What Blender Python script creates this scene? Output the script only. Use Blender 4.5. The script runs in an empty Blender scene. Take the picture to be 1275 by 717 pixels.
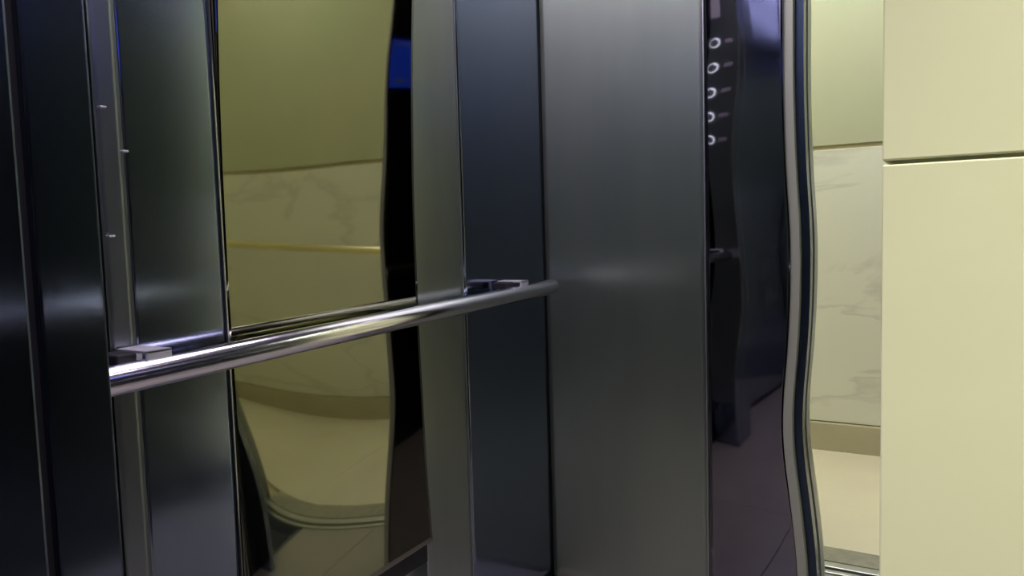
import bpy, bmesh, math, random
from mathutils import Vector, Matrix
random.seed(4)
S = bpy.context.scene
C = S.collection

# ---------------------------------------------------------------- camera
yaw, pitch, roll = math.radians(30.3), math.radians(4.4), math.radians(1.7)
fw = Vector((-math.sin(yaw)*math.cos(pitch), math.cos(yaw)*math.cos(pitch), -math.sin(pitch)))
r0 = Vector((math.cos(yaw), math.sin(yaw), 0)); u0 = r0.cross(fw)
rt = r0*math.cos(roll) - u0*math.sin(roll); up = u0*math.cos(roll) + r0*math.sin(roll)
cam = bpy.data.objects.new('camera', bpy.data.cameras.new('camera')); C.objects.link(cam)
M = Matrix((rt, up, -fw)).transposed().to_4x4(); M.translation = (0, 0, 1.0)
cam.matrix_world = M
cam.data.sensor_width = 36; cam.data.lens = 36*950/1275; cam.data.clip_start = .02
S.camera = cam
# ---------------------------------------------------------------- world, exposure
w = bpy.data.worlds.new('world'); S.world = w; w.use_nodes = True
w.node_tree.nodes['Background'].inputs[0].default_value = (.75, .8, .9, 1)
w.node_tree.nodes['Background'].inputs[1].default_value = .05
S.view_settings.view_transform = 'Standard'; S.view_settings.look = 'None'
S.view_settings.gamma = 1; S.view_settings.exposure = 0.0
S.view_settings.use_curve_mapping = False
CAR_LAMP = 9.0          # strength of the strip lamps in the car ceiling
PIER_SPOT = 165.0         # watts of the fill light added to brighten the stone pier
HALL_LAMP = 22.0         # strength of the lamps in the landing ceiling

# ---------------------------------------------------------------- materials
def mat(name, col, rough=.5, metal=0.0, noise=None, aniso=0.0, bump=0.0, emit=None, spec=.5, rvar=0.0, bscale=None, rot=0.0):
    """noise=(scale_xyz, second colour, amount)"""
    m = bpy.data.materials.new(name); m.use_nodes = True
    nt = m.node_tree; b = nt.nodes['Principled BSDF']
    b.inputs['Base Color'].default_value = (*col, 1); b.inputs['Roughness'].default_value = rough
    b.inputs['Metallic'].default_value = metal; b.inputs['Specular IOR Level'].default_value = spec
    tc = nt.nodes.new('ShaderNodeTexCoord')
    def nz(scale, detail=4, rg=.55):
        mp = nt.nodes.new('ShaderNodeMapping'); mp.inputs['Scale'].default_value = scale
        nt.links.new(tc.outputs['Object'], mp.inputs[0])
        n = nt.nodes.new('ShaderNodeTexNoise'); n.inputs['Scale'].default_value = 1
        n.inputs['Detail'].default_value = detail; n.inputs['Roughness'].default_value = rg
        nt.links.new(mp.outputs[0], n.inputs['Vector']); return n.outputs['Fac']
    if noise:
        sc, c2, amt = noise
        f = nz(sc, 5)
        rmp = nt.nodes.new('ShaderNodeValToRGB'); rmp.color_ramp.elements[0].position = .35; rmp.color_ramp.elements[1].position = .68
        nt.links.new(f, rmp.inputs[0])
        mu = nt.nodes.new('ShaderNodeMath'); mu.operation = 'MULTIPLY'; mu.inputs[1].default_value = amt
        nt.links.new(rmp.outputs[0], mu.inputs[0])
        mx = nt.nodes.new('ShaderNodeMix'); mx.data_type = 'RGBA'
        mx.inputs['A'].default_value = (*col, 1); mx.inputs['B'].default_value = (*c2, 1)
        nt.links.new(mu.outputs[0], mx.inputs['Factor']); nt.links.new(mx.outputs['Result'], b.inputs['Base Color'])
    if rvar:
        f = nz((1.5, 1.5, 1.5), 2, .5)
        mr = nt.nodes.new('ShaderNodeMapRange'); mr.inputs['From Min'].default_value = .3; mr.inputs['From Max'].default_value = .7
        mr.inputs['To Min'].default_value = rough-rvar; mr.inputs['To Max'].default_value = rough+rvar
        nt.links.new(f, mr.inputs[0]); nt.links.new(mr.outputs[0], b.inputs['Roughness'])
    if bump:
        f = nz(bscale or (8, 8, 8), 4)
        bp = nt.nodes.new('ShaderNodeBump'); bp.inputs['Strength'].default_value = 1; bp.inputs['Distance'].default_value = bump
        nt.links.new(f, bp.inputs['Height']); nt.links.new(bp.outputs[0], b.inputs['Normal'])
    if aniso:
        tg = nt.nodes.new('ShaderNodeTangent'); tg.direction_type = 'RADIAL'; tg.axis = 'Z'
        b.inputs['Anisotropic'].default_value = aniso; b.inputs['Anisotropic Rotation'].default_value = rot
        nt.links.new(tg.outputs[0], b.inputs['Tangent'])
    if emit:
        b.inputs['Emission Color'].default_value = (*emit[0], 1); b.inputs['Emission Strength'].default_value = emit[1]
    return m
ROT = 0.0                              # direction of the grain
brushed = mat('brushed_steel', (.29, .335, .45), .14, 1, noise=((1.5, 1.5, 1.5), (.24, .29, .39), .6), aniso=.75, rvar=.012, rot=ROT)
brushed_front = mat('brushed_steel_front', (.54, .60, .48), .46, 1, noise=((5, 5, .6), (.44, .51, .42), .8), aniso=.75, rvar=.015, rot=ROT)
dark_panel = mat('dark_steel_panel', (.10, .11, .12), .22, 1, aniso=.75, rvar=.01, rot=ROT)
brushed_narrow = mat('brushed_steel_narrow', (.48, .52, .49), .32, 1, noise=((5, 5, .6), (.38, .41, .39), .7), aniso=.75, rvar=.015, rot=ROT)
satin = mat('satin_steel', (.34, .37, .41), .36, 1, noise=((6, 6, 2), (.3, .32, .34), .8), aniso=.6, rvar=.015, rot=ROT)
mirror = mat('polished_bronze_tinted_steel', (.30, .295, .215), .03, 1, noise=((1.2, 1.2, .8), (.25, .25, .18), .8))
dark_mirror = mat('dark_polished_steel', (.29, .28, .30), .035, 1, noise=((9, 9, 9), (.25, .235, .27), .7), rvar=.012)
chrome = mat('rail_steel', (.90, .88, .93), .17, 1, rvar=.04)
bracket_m = mat('bracket_steel', (.80, .80, .84), .5, .6)
edge_m = mat('steel_edge', (.62, .64, .64), .35, 1)
dark_m = mat('dark_gap', (.012, .014, .016), .6)
backing = mat('wall_backing', (.03, .035, .04), .6)
cream = mat('cream_stone', (.735, .74, .475), .42, 0, noise=((1.6, 1.6, 1.2), (.69, .67, .46), .8), bump=.0015, bscale=(5, 5, 5), spec=.3)
grout = mat('stone_joint', (.42, .37, .22), .8)
grout_p = mat('pier_joint', (.56, .56, .36), .8)
marble_g = mat('pale_green_marble', (.48, .51, .37), .3, 0, noise=((2.2, 2.2, 2.6), (.52, .51, .39), .9), spec=.4)
def veined(name, base, vein, sc):
    m = mat(name, base, .3, 0, spec=.4); nt = m.node_tree; b = nt.nodes['Principled BSDF']
    tc = nt.nodes.new('ShaderNodeTexCoord'); mp = nt.nodes.new('ShaderNodeMapping')
    mp.inputs['Rotation'].default_value = (0, math.radians(28), 0); mp.inputs['Scale'].default_value = sc
    nt.links.new(tc.outputs['Object'], mp.inputs[0])
    n = nt.nodes.new('ShaderNodeTexNoise'); n.inputs['Scale'].default_value = 1; n.inputs['Detail'].default_value = 7; n.inputs['Distortion'].default_value = .6
    nt.links.new(mp.outputs[0], n.inputs['Vector'])
    r = nt.nodes.new('ShaderNodeValToRGB'); e = r.color_ramp.elements
    e[0].position = .465; e[0].color = (0, 0, 0, 1); e[1].position = .50; e[1].color = (1, 1, 1, 1)
    x = r.color_ramp.elements.new(.515); x.color = (0, 0, 0, 1)
    nt.links.new(n.outputs['Fac'], r.inputs[0])
    mu = nt.nodes.new('ShaderNodeMath'); mu.operation = 'MULTIPLY'; mu.inputs[1].default_value = .55; nt.links.new(r.outputs[0], mu.inputs[0])
    mx = nt.nodes.new('ShaderNodeMix'); mx.data_type = 'RGBA'
    mx.inputs['A'].default_value = (*base, 1); mx.inputs['B'].default_value = (*vein, 1)
    nt.links.new(mu.outputs[0], mx.inputs['Factor']); nt.links.new(mx.outputs['Result'], b.inputs['Base Color'])
    return m
marble_w = veined('grey_veined_marble', (.75, .75, .68), (.52, .52, .48), (1.2, 1, 3.0))
skirt_m = mat('tan_skirting_stone', (.49, .45, .32), .35, 0, noise=((6, 6, 6), (.44, .41, .30), .8))
floor_tile_m = mat('cream_floor_stone', (.67, .63, .46), .22, 0, noise=((2, 2, 2), (.62, .56, .43), .9))
granite = mat('grey_granite', (.30, .29, .22), .4, 0, noise=((30, 30, 30), (.20, .20, .16), .9), bump=.001, bscale=(60, 60, 60))
car_floor_m = mat('car_floor_stone', (.27, .25, .23), .3, 0, noise=((5, 5, 5), (.25, .23, .21), .8))
ceil_m = mat('car_ceiling_paint', (.32, .33, .36), .5)
hall_ceil_m = mat('landing_ceiling_paint', (.7, .69, .62), .8)
blue_m = mat('blue_sign_face', (.008, .035, .50), .35, emit=((.02, .08, 1.0), 1.2))  # glow added so the sign still shows after two dim reflections
sign_edge_m = mat('sign_print', (.30, .42, .75), .4)
brass = mat('brass', (1.0, .90, .66), .32, 1)
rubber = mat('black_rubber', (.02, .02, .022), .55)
lampc = mat('car_lamp', (1, 1, 1), .5, emit=((1.0, .86, 1.08), CAR_LAMP))
lamph = mat('hall_lamp', (1, 1, 1), .5, emit=((1.0, .99, .93), HALL_LAMP))
btn_m = mat('button_steel', (.85, .86, .9), .12, 1)
btn_glow = mat('button_rim_glow', (.9, .9, 1), .4, emit=((.85, .9, 1.0), 2.4))  # glint of the button rims put in as glow
print_m = mat('etched_label', (.55, .5, .6), .5)
disp_m = mat('display_glass', (.30, .27, .32), .15, emit=((.7, .62, .75), .35))

# ---------------------------------------------------------------- helpers
def obj(name, bm, m, parent=None, smooth=False):
    me = bpy.data.meshes.new(name); bm.normal_update(); bm.to_mesh(me); bm.free()
    for mm in (m if isinstance(m, (list, tuple)) else [m]): me.materials.append(mm)
    if smooth:
        for p in me.polygons: p.use_smooth = True
    o = bpy.data.objects.new(name, me); C.objects.link(o)
    if parent: o.parent = parent
    return o
def empty(name, loc=(0, 0, 0)):
    o = bpy.data.objects.new(name, None); C.objects.link(o); o.location = loc; o.empty_display_size = .05
    return o
def tag(o, label=None, cat=None, group=None, kind=None):
    if label: o['label'] = label
    if cat: o['category'] = cat
    if group: o['group'] = group
    if kind: o['kind'] = kind
    return o
def add_box(bm, x0, x1, y0, y1, z0, z1, bev=0.0, seg=2):
    r = bmesh.ops.create_cube(bm, size=1)
    for v in r['verts']:
        v.co = Vector(((x0+x1)/2 + v.co.x*(x1-x0), (y0+y1)/2 + v.co.y*(y1-y0), (z0+z1)/2 + v.co.z*(z1-z0)))
    if bev:
        es = list({e for v in r['verts'] for e in v.link_edges})
        bmesh.ops.bevel(bm, geom=es, offset=bev, segments=seg, affect='EDGES', profile=.5)
def box(name, x0, x1, y0, y1, z0, z1, m, parent=None, bev=0.0, seg=2):
    bm = bmesh.new(); add_box(bm, x0, x1, y0, y1, z0, z1, bev, seg); return obj(name, bm, m, parent)
def add_tube(bm, a, b, r, seg=40, bev=.003, cap=True):
    a, b = Vector(a), Vector(b); d = (b-a).normalized(); L = (b-a).length
    q = d.to_track_quat('Z', 'Y').to_matrix()
    prof = [(0, 0, 1), (r-bev, 0, 0), (r-bev*.3, bev*.3, 0), (r, bev, 0), (r, L-bev, 0), (r-bev*.3, L-bev*.3, 0), (r-bev, L, 0)]
    rings = []
    for rr, h, _ in prof[1:]:
        rings.append([bm.verts.new(a + q @ Vector((rr*math.cos(2*math.pi*k/seg), rr*math.sin(2*math.pi*k/seg), h))) for k in range(seg)])
    for i in range(len(rings)-1):
        for k in range(seg):
            f = bm.faces.new((rings[i][k], rings[i][(k+1) % seg], rings[i+1][(k+1) % seg], rings[i+1][k])); f.smooth = True
    bm.faces.new(rings[0][::-1]); bm.faces.new(rings[-1])
def tube(name, a, b, r, m, parent=None, **k):
    bm = bmesh.new(); add_tube(bm, a, b, r, **k); o = obj(name, bm, m, parent); return o
def sheet(name, o0, du, dv, n, fn, m, parent, nu=40, nv=90, th=.006, edge=None):
    """thin metal sheet from corner o0 spanned by du, dv; fn(u,v)-> out-of-plane metres along n; edge(v)->extra length of the du side"""
    bm = bmesh.new(); o0, du, dv, n = Vector(o0), Vector(du), Vector(dv), Vector(n)
    F, B = [], []
    for j in range(nv+1):
        v = j/nv; ex = edge(v) if edge else 0
        F.append([]); B.append([])
        for i in range(nu+1):
            u = i/nu
            p = o0 + du*u*(1+ex/du.length) + dv*v
            F[j].append(bm.verts.new(p + n*fn(p))); B[j].append(bm.verts.new(p + n*(-th)))
    fr = []
    for j in range(nv):
        for i in range(nu):
            f = bm.faces.new((F[j][i], F[j][i+1], F[j+1][i+1], F[j+1][i])); f.smooth = True; fr.append(f)
            bm.faces.new((B[j][i], B[j+1][i], B[j+1][i+1], B[j][i+1]))
    for j in range(nv):
        for i in (0, nu):
            a = (F[j][i], F[j+1][i], B[j+1][i], B[j][i]); bm.faces.new(a if i == 0 else a[::-1])
    for i in range(nu):
        for j in (0, nv):
            a = (F[j][i], B[j][i], B[j][i+1], F[j][i+1]); bm.faces.new(a if j == 0 else a[::-1])
    bmesh.ops.recalc_face_normals(bm, faces=bm.faces)
    return obj(name, bm, m, parent)
def path_y(px_pts, Y):
    """x,z of an edge shaped to a wavy reflection, standing in the plane y=Y (from sight lines)"""
    out = []
    for x, y in px_pts:
        d = fw + rt*(x-637.5)/950 + up*(358.5-y)/950; t = Y/d.y
        out.append((d.x*t, 1+d.z*t))
    return out

XL, XR, YF, YB, H = -.99, .55, 1.886, -.9, 2.4
HD = 2.2                                      # height of the doorway
# ---------------------------------------------------------------- setting: lift car shell
wl = tag(box('wall_left', XL-.05, XL-.012, YB, YF+.03, 0, H, backing), kind='structure')
wf = tag(empty('wall_front', (XL, YF, 0)), kind='structure')
wr = tag(box('wall_right', XR+.012, XR+.05, YB, YF+.03, 0, H, backing), kind='structure')
wb = tag(box('wall_back', XL-.05, XR+.05, YB-.05, YB-.012, 0, H, backing), kind='structure')
fl = tag(box('floor', XL-.05, XR+.05, YB-.05, 2.245, -.05, -.004, backing), kind='structure')
ce = tag(box('ceiling', XL-.05, XR+.05, YB-.05, YF+.03, H, H+.04, ceil_m), kind='structure')
def P(name, *a, parent, m, label=None, bev=.002):
    o = box(name, *a, m, None, bev); o.parent = parent
    o.matrix_parent_inverse = parent.matrix_world.inverted() if parent.type == 'MESH' else Matrix.Translation(-parent.location)
    if label: o['label'] = label
    return o
# left wall: brushed sheets, the polished one, the narrow one
def wallsheet(name, y0, y1, fn, m, label, z0=.004, z1=H-.002, nu=24, nv=60):
    o = sheet(name, (XL, y0, z0), (0, y1-y0, 0), (0, 0, z1-z0), (1, 0, 0), fn, m, wl, nu, nv, th=.008)
    if label: o['label'] = label
    return o
def wv(p, a=.0006, k=1.0):
    return a*math.sin(3.1*p.z*k+p.y*5+p.x*4) + a*.5*math.sin(7.3*p.z*k-p.y*9+1.3)
wallsheet('wall_panel', YB, .30, lambda p: wv(p), brushed, None)
wallsheet('wall_panel', .304, .607, lambda p: wv(p), brushed, None)
wallsheet('reflected_strip', .609, .645, lambda p: .004+.10*(p.y-.627), satin, 'pale satin strip standing in for a reflection behind the near column', nu=4)  # pale reflection on the wall, built as a separate strip
for yy, zz in ((.6125, 1.176), (.6125, 1.005), (.640, 1.12)):
    P('screw', XL+.003, XL+.012, yy, yy+.009, zz, zz+.003, parent=wl, m=bracket_m, bev=.001)  # raised bits added for bright flecks of scratches and dents, not fastenings
wallsheet('wall_panel', .648, .800, lambda p: wv(p, .0005), brushed, None)
MY = .015
def bulge(p):
    z, y = p.z, p.y
    c = .066 if z > .93 else .075*(1.5-.95*(y-.82)/.47)
    d = c*(z-.93)**2 + MY*(y-1.05) + .04*(y-1.05)**2
    d += .00022*math.sin(9.0*z+.6) + .00016*math.sin(21*z+y*6) + .0003*math.sin(5.2*y+2.0)*math.sin(4*z)
    e = math.exp(-(y-.805)/.14)
    d -= e*.0110/(1+math.exp((z-.66)/.07))
    return d
wallsheet('mirror_panel', .805, 1.288, bulge, mirror, 'mirror-polished bronze-tinted panel showing the landing', z0=.335, nu=70, nv=180)
wallsheet('floor_reflection_plate', .805, 1.288, lambda p: .002, satin, 'scuffed satin plate standing in for a reflected floor under the polished panel', z0=.004, z1=.285, nu=6, nv=8)  # pale reflected floor built as a plate
wallsheet('base_reflection_strip', .805, 1.288, lambda p: .005, rubber, 'dark scuffed strip standing in for a reflected wall base under the polished panel', z0=.287, z1=.333, nu=4, nv=4)  # dark reflected wall base built as a strip
wallsheet('wall_panel', 1.292, 1.466, lambda p: wv(p, .0005), brushed_narrow, 'narrow grey brushed panel')
wallsheet('wall_panel', 1.470, YF-.003, lambda p: wv(p, .0005), brushed, None)
# bright folded sheet edges at the joints
for y in (.8025, 1.290, 1.468):
    P('panel_edge', XL-.004, XL+.0028, y-.0013, y+.0013, .004, H-.002, parent=wl, m=edge_m, bev=0)
# front wall: return panel, polished jamb, right return, header
rp = sheet('return_panel', (XL, YF, .004), (XL*-1-.543, 0, 0), (0, 0, H-.006), (0, -1, 0), lambda p: wv(p, .0007, .8), brushed_front, None, 30, 70, th=.03)
rp.parent = wf; rp.matrix_parent_inverse = Matrix.Translation(-wf.location); rp['label'] = 'wide greenish grey brushed return panel'
P('panel_edge', -.5425, -.5395, YF-.003, YF+.028, .004, H-.004, parent=wf, m=edge_m, bev=0)
EDGE = [(975, -60), (975, 0), (975, 100), (978, 200), (984, 290), (984, 360), (981, 430), (974, 510), (975, 560), (983, 620), (990, 680), (993, 717), (995, 800)]  # wobble of a reflection put into the shape of the edge
def interp(pts, z):
    pts = sorted(((b, a) for a, b in pts))
    if z <= pts[0][0]: return pts[0][1]
    if z >= pts[-1][0]: return pts[-1][1]
    for (z0, x0), (z1, x1) in zip(pts, pts[1:]):
        if z0 <= z <= z1:
            t = (z-z0)/(z1-z0); t = t*t*(3-2*t) if False else t
            return x0+(x1-x0)*t
def smooth_path(pts, z, h=.06):
    return sum(interp(pts, z+h*k/4) for k in range(-4, 5))/9
Yj = YF+.004
ep = path_y(EDGE, Yj)
JT, JY = -.0126, .022                             # lean and turn of the polished jamb sheet
def jamb_fn(p): return JT*(1.0-p.z) + JY*(p.x+.45) + .0008*math.sin(4.2*p.z+.4) + .0003*math.sin(11*p.z+20*p.x)
jw = -.356+.538
jp = sheet('polished_jamb', (-.538, Yj, .004), (jw, 0, 0), (0, 0, H-.006), (0, -1, 0), jamb_fn, dark_mirror, None, 30, 120, th=.012,
           edge=lambda v: smooth_path(ep, .004+v*(H-.006)) - (-.538) - jw)
jp.parent = wf; jp.matrix_parent_inverse = Matrix.Translation(-wf.location); jp['label'] = 'dark mirror-polished jamb beside the doorway'
def bent_strip(name, off0, off1, Y0, Y1, m, parent, label=None, amp=1.0):
    """vertical metal profile following the door edge shaped to a wavy reflection, off0..off1 metres right of it"""
    bm = bmesh.new(); rows = []; N = 70
    for j in range(N+1):
        z = .004 + j/N*(HD+.1)
        e = smooth_path(ep, z)*(Y0/Yj)
        rows.append([bm.verts.new(c) for c in ((e+off0, Y0, z), (e+off1, Y0, z), (e+off1, Y1, z), (e+off0, Y1, z))])
    for j in range(N):
        for k in range(4):
            f = bm.faces.new((rows[j][k], rows[j][(k+1) % 4], rows[j+1][(k+1) % 4], rows[j+1][k])); f.smooth = False
    bm.faces.new(rows[0][::-1]); bm.faces.new(rows[-1])
    bmesh.ops.recalc_face_normals(bm, faces=bm.faces)
    o = obj(name, bm, m); o.parent = parent; o.matrix_parent_inverse = Matrix.Translation(-parent.location)
    if label: o['label'] = label
    return o
trim_l = mat('pale_trim', (.52, .55, .40), .35, .25)
trim_d = mat('dark_trim', (.05, .07, .10), .25, .8)
df = tag(empty('trim_1', (-.35, 1.95, 0)), 'narrow steel door frame of pale and dark strips, shaped to a wavy reflection, at the left edge of the doorway', kind='structure')
bent_strip('frame_strip', .001, .021, 1.895, 1.93, trim_l, df, 'pale strip')
bent_strip('frame_strip', .020, .046, 1.925, 1.96, trim_d, df, 'dark strip')
bent_strip('frame_strip', .040, .047, 1.955, 1.98, trim_l, df, 'thin pale strip')
bent_strip('frame_strip', .046, .057, 1.985, 2.03, satin, df, 'grey strip')
bent_strip('frame_strip', .053, .063, 2.03, 2.05, trim_l, df, 'pale strip')
P('shaft_jamb', -.62, -.32-.09, 2.06, 2.25, .0, HD, parent=wf, m=backing)
P('return_panel', .43, XR, YF, YF+.03, .004, H-.004, parent=wf, m=brushed, label='narrow return panel right of the doorway')
P('shaft_jamb', .93, .96, YF+.03, 2.34, .0, HD, parent=wf, m=satin)
P('shaft_side', .56, .93, YF+.03, YF+.05, .0, HD, parent=wf, m=satin)
P('header', -.5395, .43, YF-.001, YF+.03, HD, H-.004, parent=wf, m=brushed)
P('shaft_header', -.62, .93, YF+.03, 2.34, HD, H+.3, parent=wf, m=backing)
# right and back walls
for y0, y1 in ((YB, 0.0), (.003, .62), (.623, 1.24), (1.243, YF-.003)):
    P('wall_panel', XR-.004, XR+.012, y0, y1, .004, H-.002, parent=wr, m=dark_panel)
for x0, x1 in ((XL, -.48), (-.477, .03), (.033, XR)):
    P('wall_panel', x0, x1, YB-.012, YB+.004, .004, H-.002, parent=wb, m=brushed)
# floor slabs of the car
for i in range(3):
    for j in range(6):
        x0 = XL+.004+i*.513; y0 = YB+.004+j*.523
        P('floor_tile', x0, min(x0+.511, XR-.006), y0, min(y0+.521, 2.243), -.004, .003, parent=fl, m=car_floor_m, bev=.001)
# sill between car and landing
sill = tag(empty('trim_2', (0, 2.3, 0)), 'grooved steel door sill under the doorway', kind='structure')
P('sill_plate', -.62, .93, 2.248, 2.268, -.03, .004, parent=sill, m=edge_m)
P('sill_gap', -.62, .93, 2.268, 2.286, -.03, -.006, parent=sill, m=rubber, bev=0)
P('sill_plate', -.62, .93, 2.286, 2.322, -.03, .005, parent=sill, m=edge_m)

# ---------------------------------------------------------------- setting: landing outside
LY = 3.49
lf = tag(box('floor_landing', -2.6, 3.2, 2.33, LY+.1, -.06, -.006, grout), kind='structure')
P('threshold_slab', -.62, .93, 2.326, 2.425, -.03, .006, parent=lf, m=granite, label='mottled grey granite threshold slab')
for i in range(7):
    for j in range(1):
        x0 = -2.6+i*.83; y0 = 2.43
        P('floor_tile', x0+.001, x0+.829, y0+.001, min(y0+1.2, LY), -.006, .004, parent=lf, m=floor_tile_m, bev=.001)
lw = tag(box('wall_landing', -2.6, 3.2, LY+.005, LY+.1, 0, 2.9, grout), kind='structure')
xs = [-2.6, -.95, .80, 2.60, 3.2]
for i in range(4):
    for z0, z1, m, l in ((.13, 1.295, marble_w, 'pale grey veined marble slab'), (1.313, 2.49, marble_g, 'pale green-grey marble slab'), (2.503, 2.9, marble_g, None)):
        P('wall_slab', xs[i]+.003, xs[i+1]-.003, LY, LY+.0045, z0, z1, parent=lw, m=m, label=l, bev=.0015)
    P('skirting_slab', xs[i]+.002, xs[i+1]-.002, LY-.014, LY+.0045, .002, .125, parent=lw, m=skirt_m, label='tan stone skirting', bev=.003)
lc = tag(box('ceiling_landing', -2.6, 3.2, 2.34, LY+.1, 2.9, 2.95, hall_ceil_m), kind='structure')
ls = tag(box('wall_landing_left', -2.65, -2.6, 2.33, LY+.1, 0, 2.9, cream), kind='structure')
lr = tag(box('wall_landing_right', 3.2, 3.25, 2.33, LY+.1, 0, 2.9, cream), kind='structure')
for a, b in ((-2.6, -.62), (.96, 3.2)):
    tag(box('wall_landing_front', a, b, 2.26, 2.34, 0, 2.9, cream), kind='structure')
tag(box('wall_landing_header', -.62, .96, 2.26, 2.34, HD+.3, 2.9, cream), kind='structure')

# ---------------------------------------------------------------- things
def handrail(name, X, y0, y1, za, zb, side, label, r=.0198, ys=None):
    t = tag(empty(name, (X, (y0+y1)/2, (za+zb)/2)), label, 'handrail')
    inv = Matrix.Translation(-t.location)
    o = tube('rail', (X, y0, za), (X, y1, zb), r, chrome, t, bev=.004); o.matrix_parent_inverse = inv
    w = .018
    for y in ys:
        z = za+(zb-za)*(y-y0)/(y1-y0)
        bm = bmesh.new()                        # folded bracket: top plate, front lip, wall lip, open at the ends
        xa, xb = X-side*.008, X+side*.062
        add_box(bm, min(xa, xb), max(xa, xb), y-w, y+w, z+.026, z+.030, .001)
        add_box(bm, min(xa, xa+side*.005), max(xa, xa+side*.005), y-w, y+w, z+.010, z+.030, .001)
        add_box(bm, min(xb-side*.005, xb), max(xb-side*.005, xb), y-w, y+w, z-.02, z+.030, .001)
        o = obj('bracket', bm, bracket_m, t); o.matrix_parent_inverse = inv
        for s in (-1, 1):
            b = tube('screw', (xb-side*.005, y+s*.010, z-.004), (xb-side*.009, y+s*.010, z-.004), .004, bracket_m, o, seg=14, bev=.001)
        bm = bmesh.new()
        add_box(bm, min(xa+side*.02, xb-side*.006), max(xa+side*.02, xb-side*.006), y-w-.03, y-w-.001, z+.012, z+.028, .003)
        b = obj('shade_block', bm, rubber, t); b.matrix_parent_inverse = inv  # black block put where reflection and shade look dark
    return t
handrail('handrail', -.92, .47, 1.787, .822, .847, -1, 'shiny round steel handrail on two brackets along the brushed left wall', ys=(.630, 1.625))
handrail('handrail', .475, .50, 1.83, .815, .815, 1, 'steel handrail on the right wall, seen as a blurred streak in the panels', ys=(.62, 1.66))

# near column with the buttons on its far face
CX, CY0, CY1 = -.86, .455, .528
col = tag(empty('control_column', (-.925, .49, 0)), 'dark steel column at the left in front of the end of the handrail', 'column')
def PC(*a, **k): return P(*a, parent=col, **k)
PC('shell', XL+.012, CX, CY0, CY1, .004, H-.002, m=brushed, bev=.003)
PC('face_plate', XL+.014, CX-.004, CY1-.0005, CY1+.002, .2, 2.1, m=satin, bev=.001)
dsp = PC('display', -.975, -.935, CY1+.001, CY1+.004, 1.80, 1.93, m=disp_m)
for i, z in enumerate((1.70, 1.605, 1.51, 1.415, 1.32)):
    b = tube('button', (-.955, CY1, z), (-.955, CY1+.012, z), .0155, btn_m, col, seg=28, bev=.003)
    b.matrix_parent_inverse = Matrix.Translation(-col.location)
    q = tube('rim_glow', (-.955, CY1, z), (-.955, CY1+.006, z), .0185, btn_glow, b, seg=28, bev=.001)  # glowing ring stands in for the rim glint
    PC('number_plate', -.918, -.885, CY1+.001, CY1+.003, z-.008, z+.008, m=print_m)
# nearer jamb post left of the gap
jp2 = tag(empty('jamb_post', (-.92, .36, 0)), 'dark steel jamb post at the left edge, nearest, beyond a black gap', 'post')
P('shell', XL+.012, CX, .29, .444, .004, H-.002, parent=jp2, m=brushed, bev=.004)
P('gasket', XL+.012, CX-.012, .444, .455, .004, H-.002, parent=jp2, m=rubber, bev=0)

# cream stone pier nearest on the right
PX, PY = -.0307, .40
pier = tag(empty('stone_pier', (.2, .43, 0)), 'cream stone-clad pier nearest the viewer at the right edge', 'pier')
P('core', PX+.004, XR-.006, PY+.004, PY+.055, .004, H-.002, parent=pier, m=grout_p, bev=0)
for z0, z1 in ((.004, .42), (.4225, 1.0249), (1.0268, 1.70), (1.703, H-.002)):
    P('stone_slab', PX, XR-.006, PY, PY+.0038, z0, z1, parent=pier, m=cream, bev=.0008)
    P('stone_slab', PX, PX+.0038, PY+.0042, PY+.055, z0, z1, parent=pier, m=cream, bev=.0008)
P('added_dark_back', PX, XR-.006, PY+.0555, PY+.064, .004, H-.002, parent=pier, m=dark_panel, label='dark steel back added to keep the jamb reflection dark')  # unseen dark back added so the jamb mirrors no cream stone
sg = tag(empty('blue_sign', (XR-.006, .60, 1.6)), 'upright blue sign with added glow, reflected beside the right edge of the polished panel', 'sign')
P('board', XR-.011, XR-.0045, .56, .86, 1.54, 1.72, parent=sg, m=blue_m, bev=.002)
P('print_band', XR-.012, XR-.011, .60, .83, 1.70, 1.708, parent=sg, m=sign_edge_m, bev=0)
P('print_mark', XR-.012, XR-.011, .70, .78, 1.56, 1.575, parent=sg, m=sign_edge_m, bev=0)
br = tag(empty('brass_rail', (1.6, 3.31, .9)), 'thin brass rail in front of the landing wall, reflected in the polished panel', 'handrail')
o = tube('rail', (.66, 3.30, .90), (2.35, 3.30, .90), .021, brass, br, bev=.004); o.matrix_parent_inverse = Matrix.Translation(-br.location)
for x in (.97, 2.25):
    o = tube('bracket', (x, 3.305, .895), (x, LY-.001, .885), .008, brass, br, seg=16, bev=.001); o.matrix_parent_inverse = Matrix.Translation(-br.location)

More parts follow.
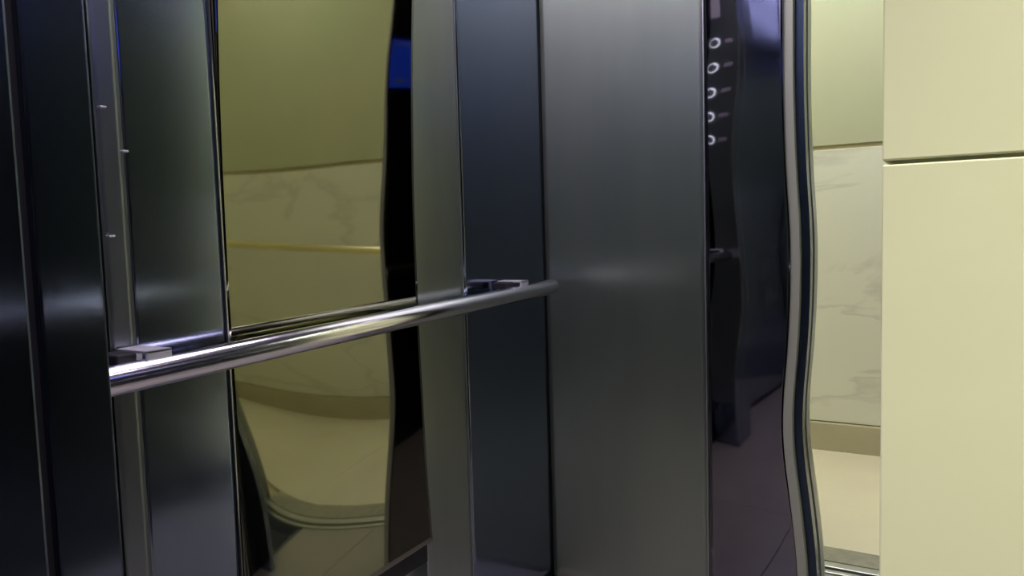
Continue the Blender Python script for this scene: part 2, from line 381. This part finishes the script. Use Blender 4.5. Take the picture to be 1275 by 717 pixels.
# lamps
def lamp(name, x0, x1, y0, y1, z, m, label, grp=None):
    t = tag(empty(name, ((x0+x1)/2, (y0+y1)/2, z)), label, 'lamp', grp)
    P('diffuser', x0, x1, y0, y1, z-.012, z-.006, parent=t, m=m, bev=0)
    bm = bmesh.new(); e = .012
    add_box(bm, x0-e, x1+e, y0-e, y0, z-.016, z); add_box(bm, x0-e, x1+e, y1, y1+e, z-.016, z)
    add_box(bm, x0-e, x0, y0, y1, z-.016, z); add_box(bm, x1, x1+e, y0, y1, z-.016, z)
    o = obj('frame', bm, edge_m, t); o.matrix_parent_inverse = Matrix.Translation(-t.location)
lamp('ceiling_lamp', -.96, -.72, -.45, 1.66, H, lampc, 'strip lamp in the car ceiling close to the left wall')
lamp('ceiling_lamp', -.62, -.38, -.45, 1.25, H, lampc, 'wide strip lamp along the middle of the car ceiling')
lamp('ceiling_lamp', .08, .26, -.30, 1.02, H, lampc, 'strip lamp in the car ceiling near the right wall')
dl = tag(empty('pier_fill_light', (.25, -.45, H)), 'round ceiling fill light added to brighten the cream stone pier', 'lamp')  # unseen fitting added to light the pier face
for nm, ra, rb, mm in (('rim', H-.012, H, edge_m), ('lens', H-.016, H-.012, lamph)):
    o = tube(nm, (.25, -.45, ra), (.25, -.45, rb), .05 if nm == 'rim' else .035, mm, dl, bev=.001); o.matrix_parent_inverse = Matrix.Translation(-dl.location)
ld = bpy.data.lights.new('pier_fill_beam', 'SPOT'); ld.energy = PIER_SPOT; ld.color = (1, .97, .80); ld.spot_size = math.radians(38); ld.spot_blend = .85; ld.shadow_soft_size = .035  # fill beam added to brighten the pier
lo = bpy.data.objects.new('pier_fill_beam', ld); C.objects.link(lo); lo.location = (.25, -.45, H-.03)
lo.rotation_euler = (Vector((.16, .40, .40))-lo.location).to_track_quat('-Z', 'Y').to_euler()
lamp('ceiling_lamp', -1.2, -.6, 2.7, 3.2, 2.9, lamph, 'square lamp in the landing ceiling left of the doorway')
lamp('ceiling_lamp', -.2, .4, 2.7, 3.2, 2.9, lamph, 'square lamp in the landing ceiling before the doorway')
lamp('ceiling_lamp', 1.5, 2.1, 2.7, 3.2, 2.9, lamph, 'square lamp in the landing ceiling right of the doorway')
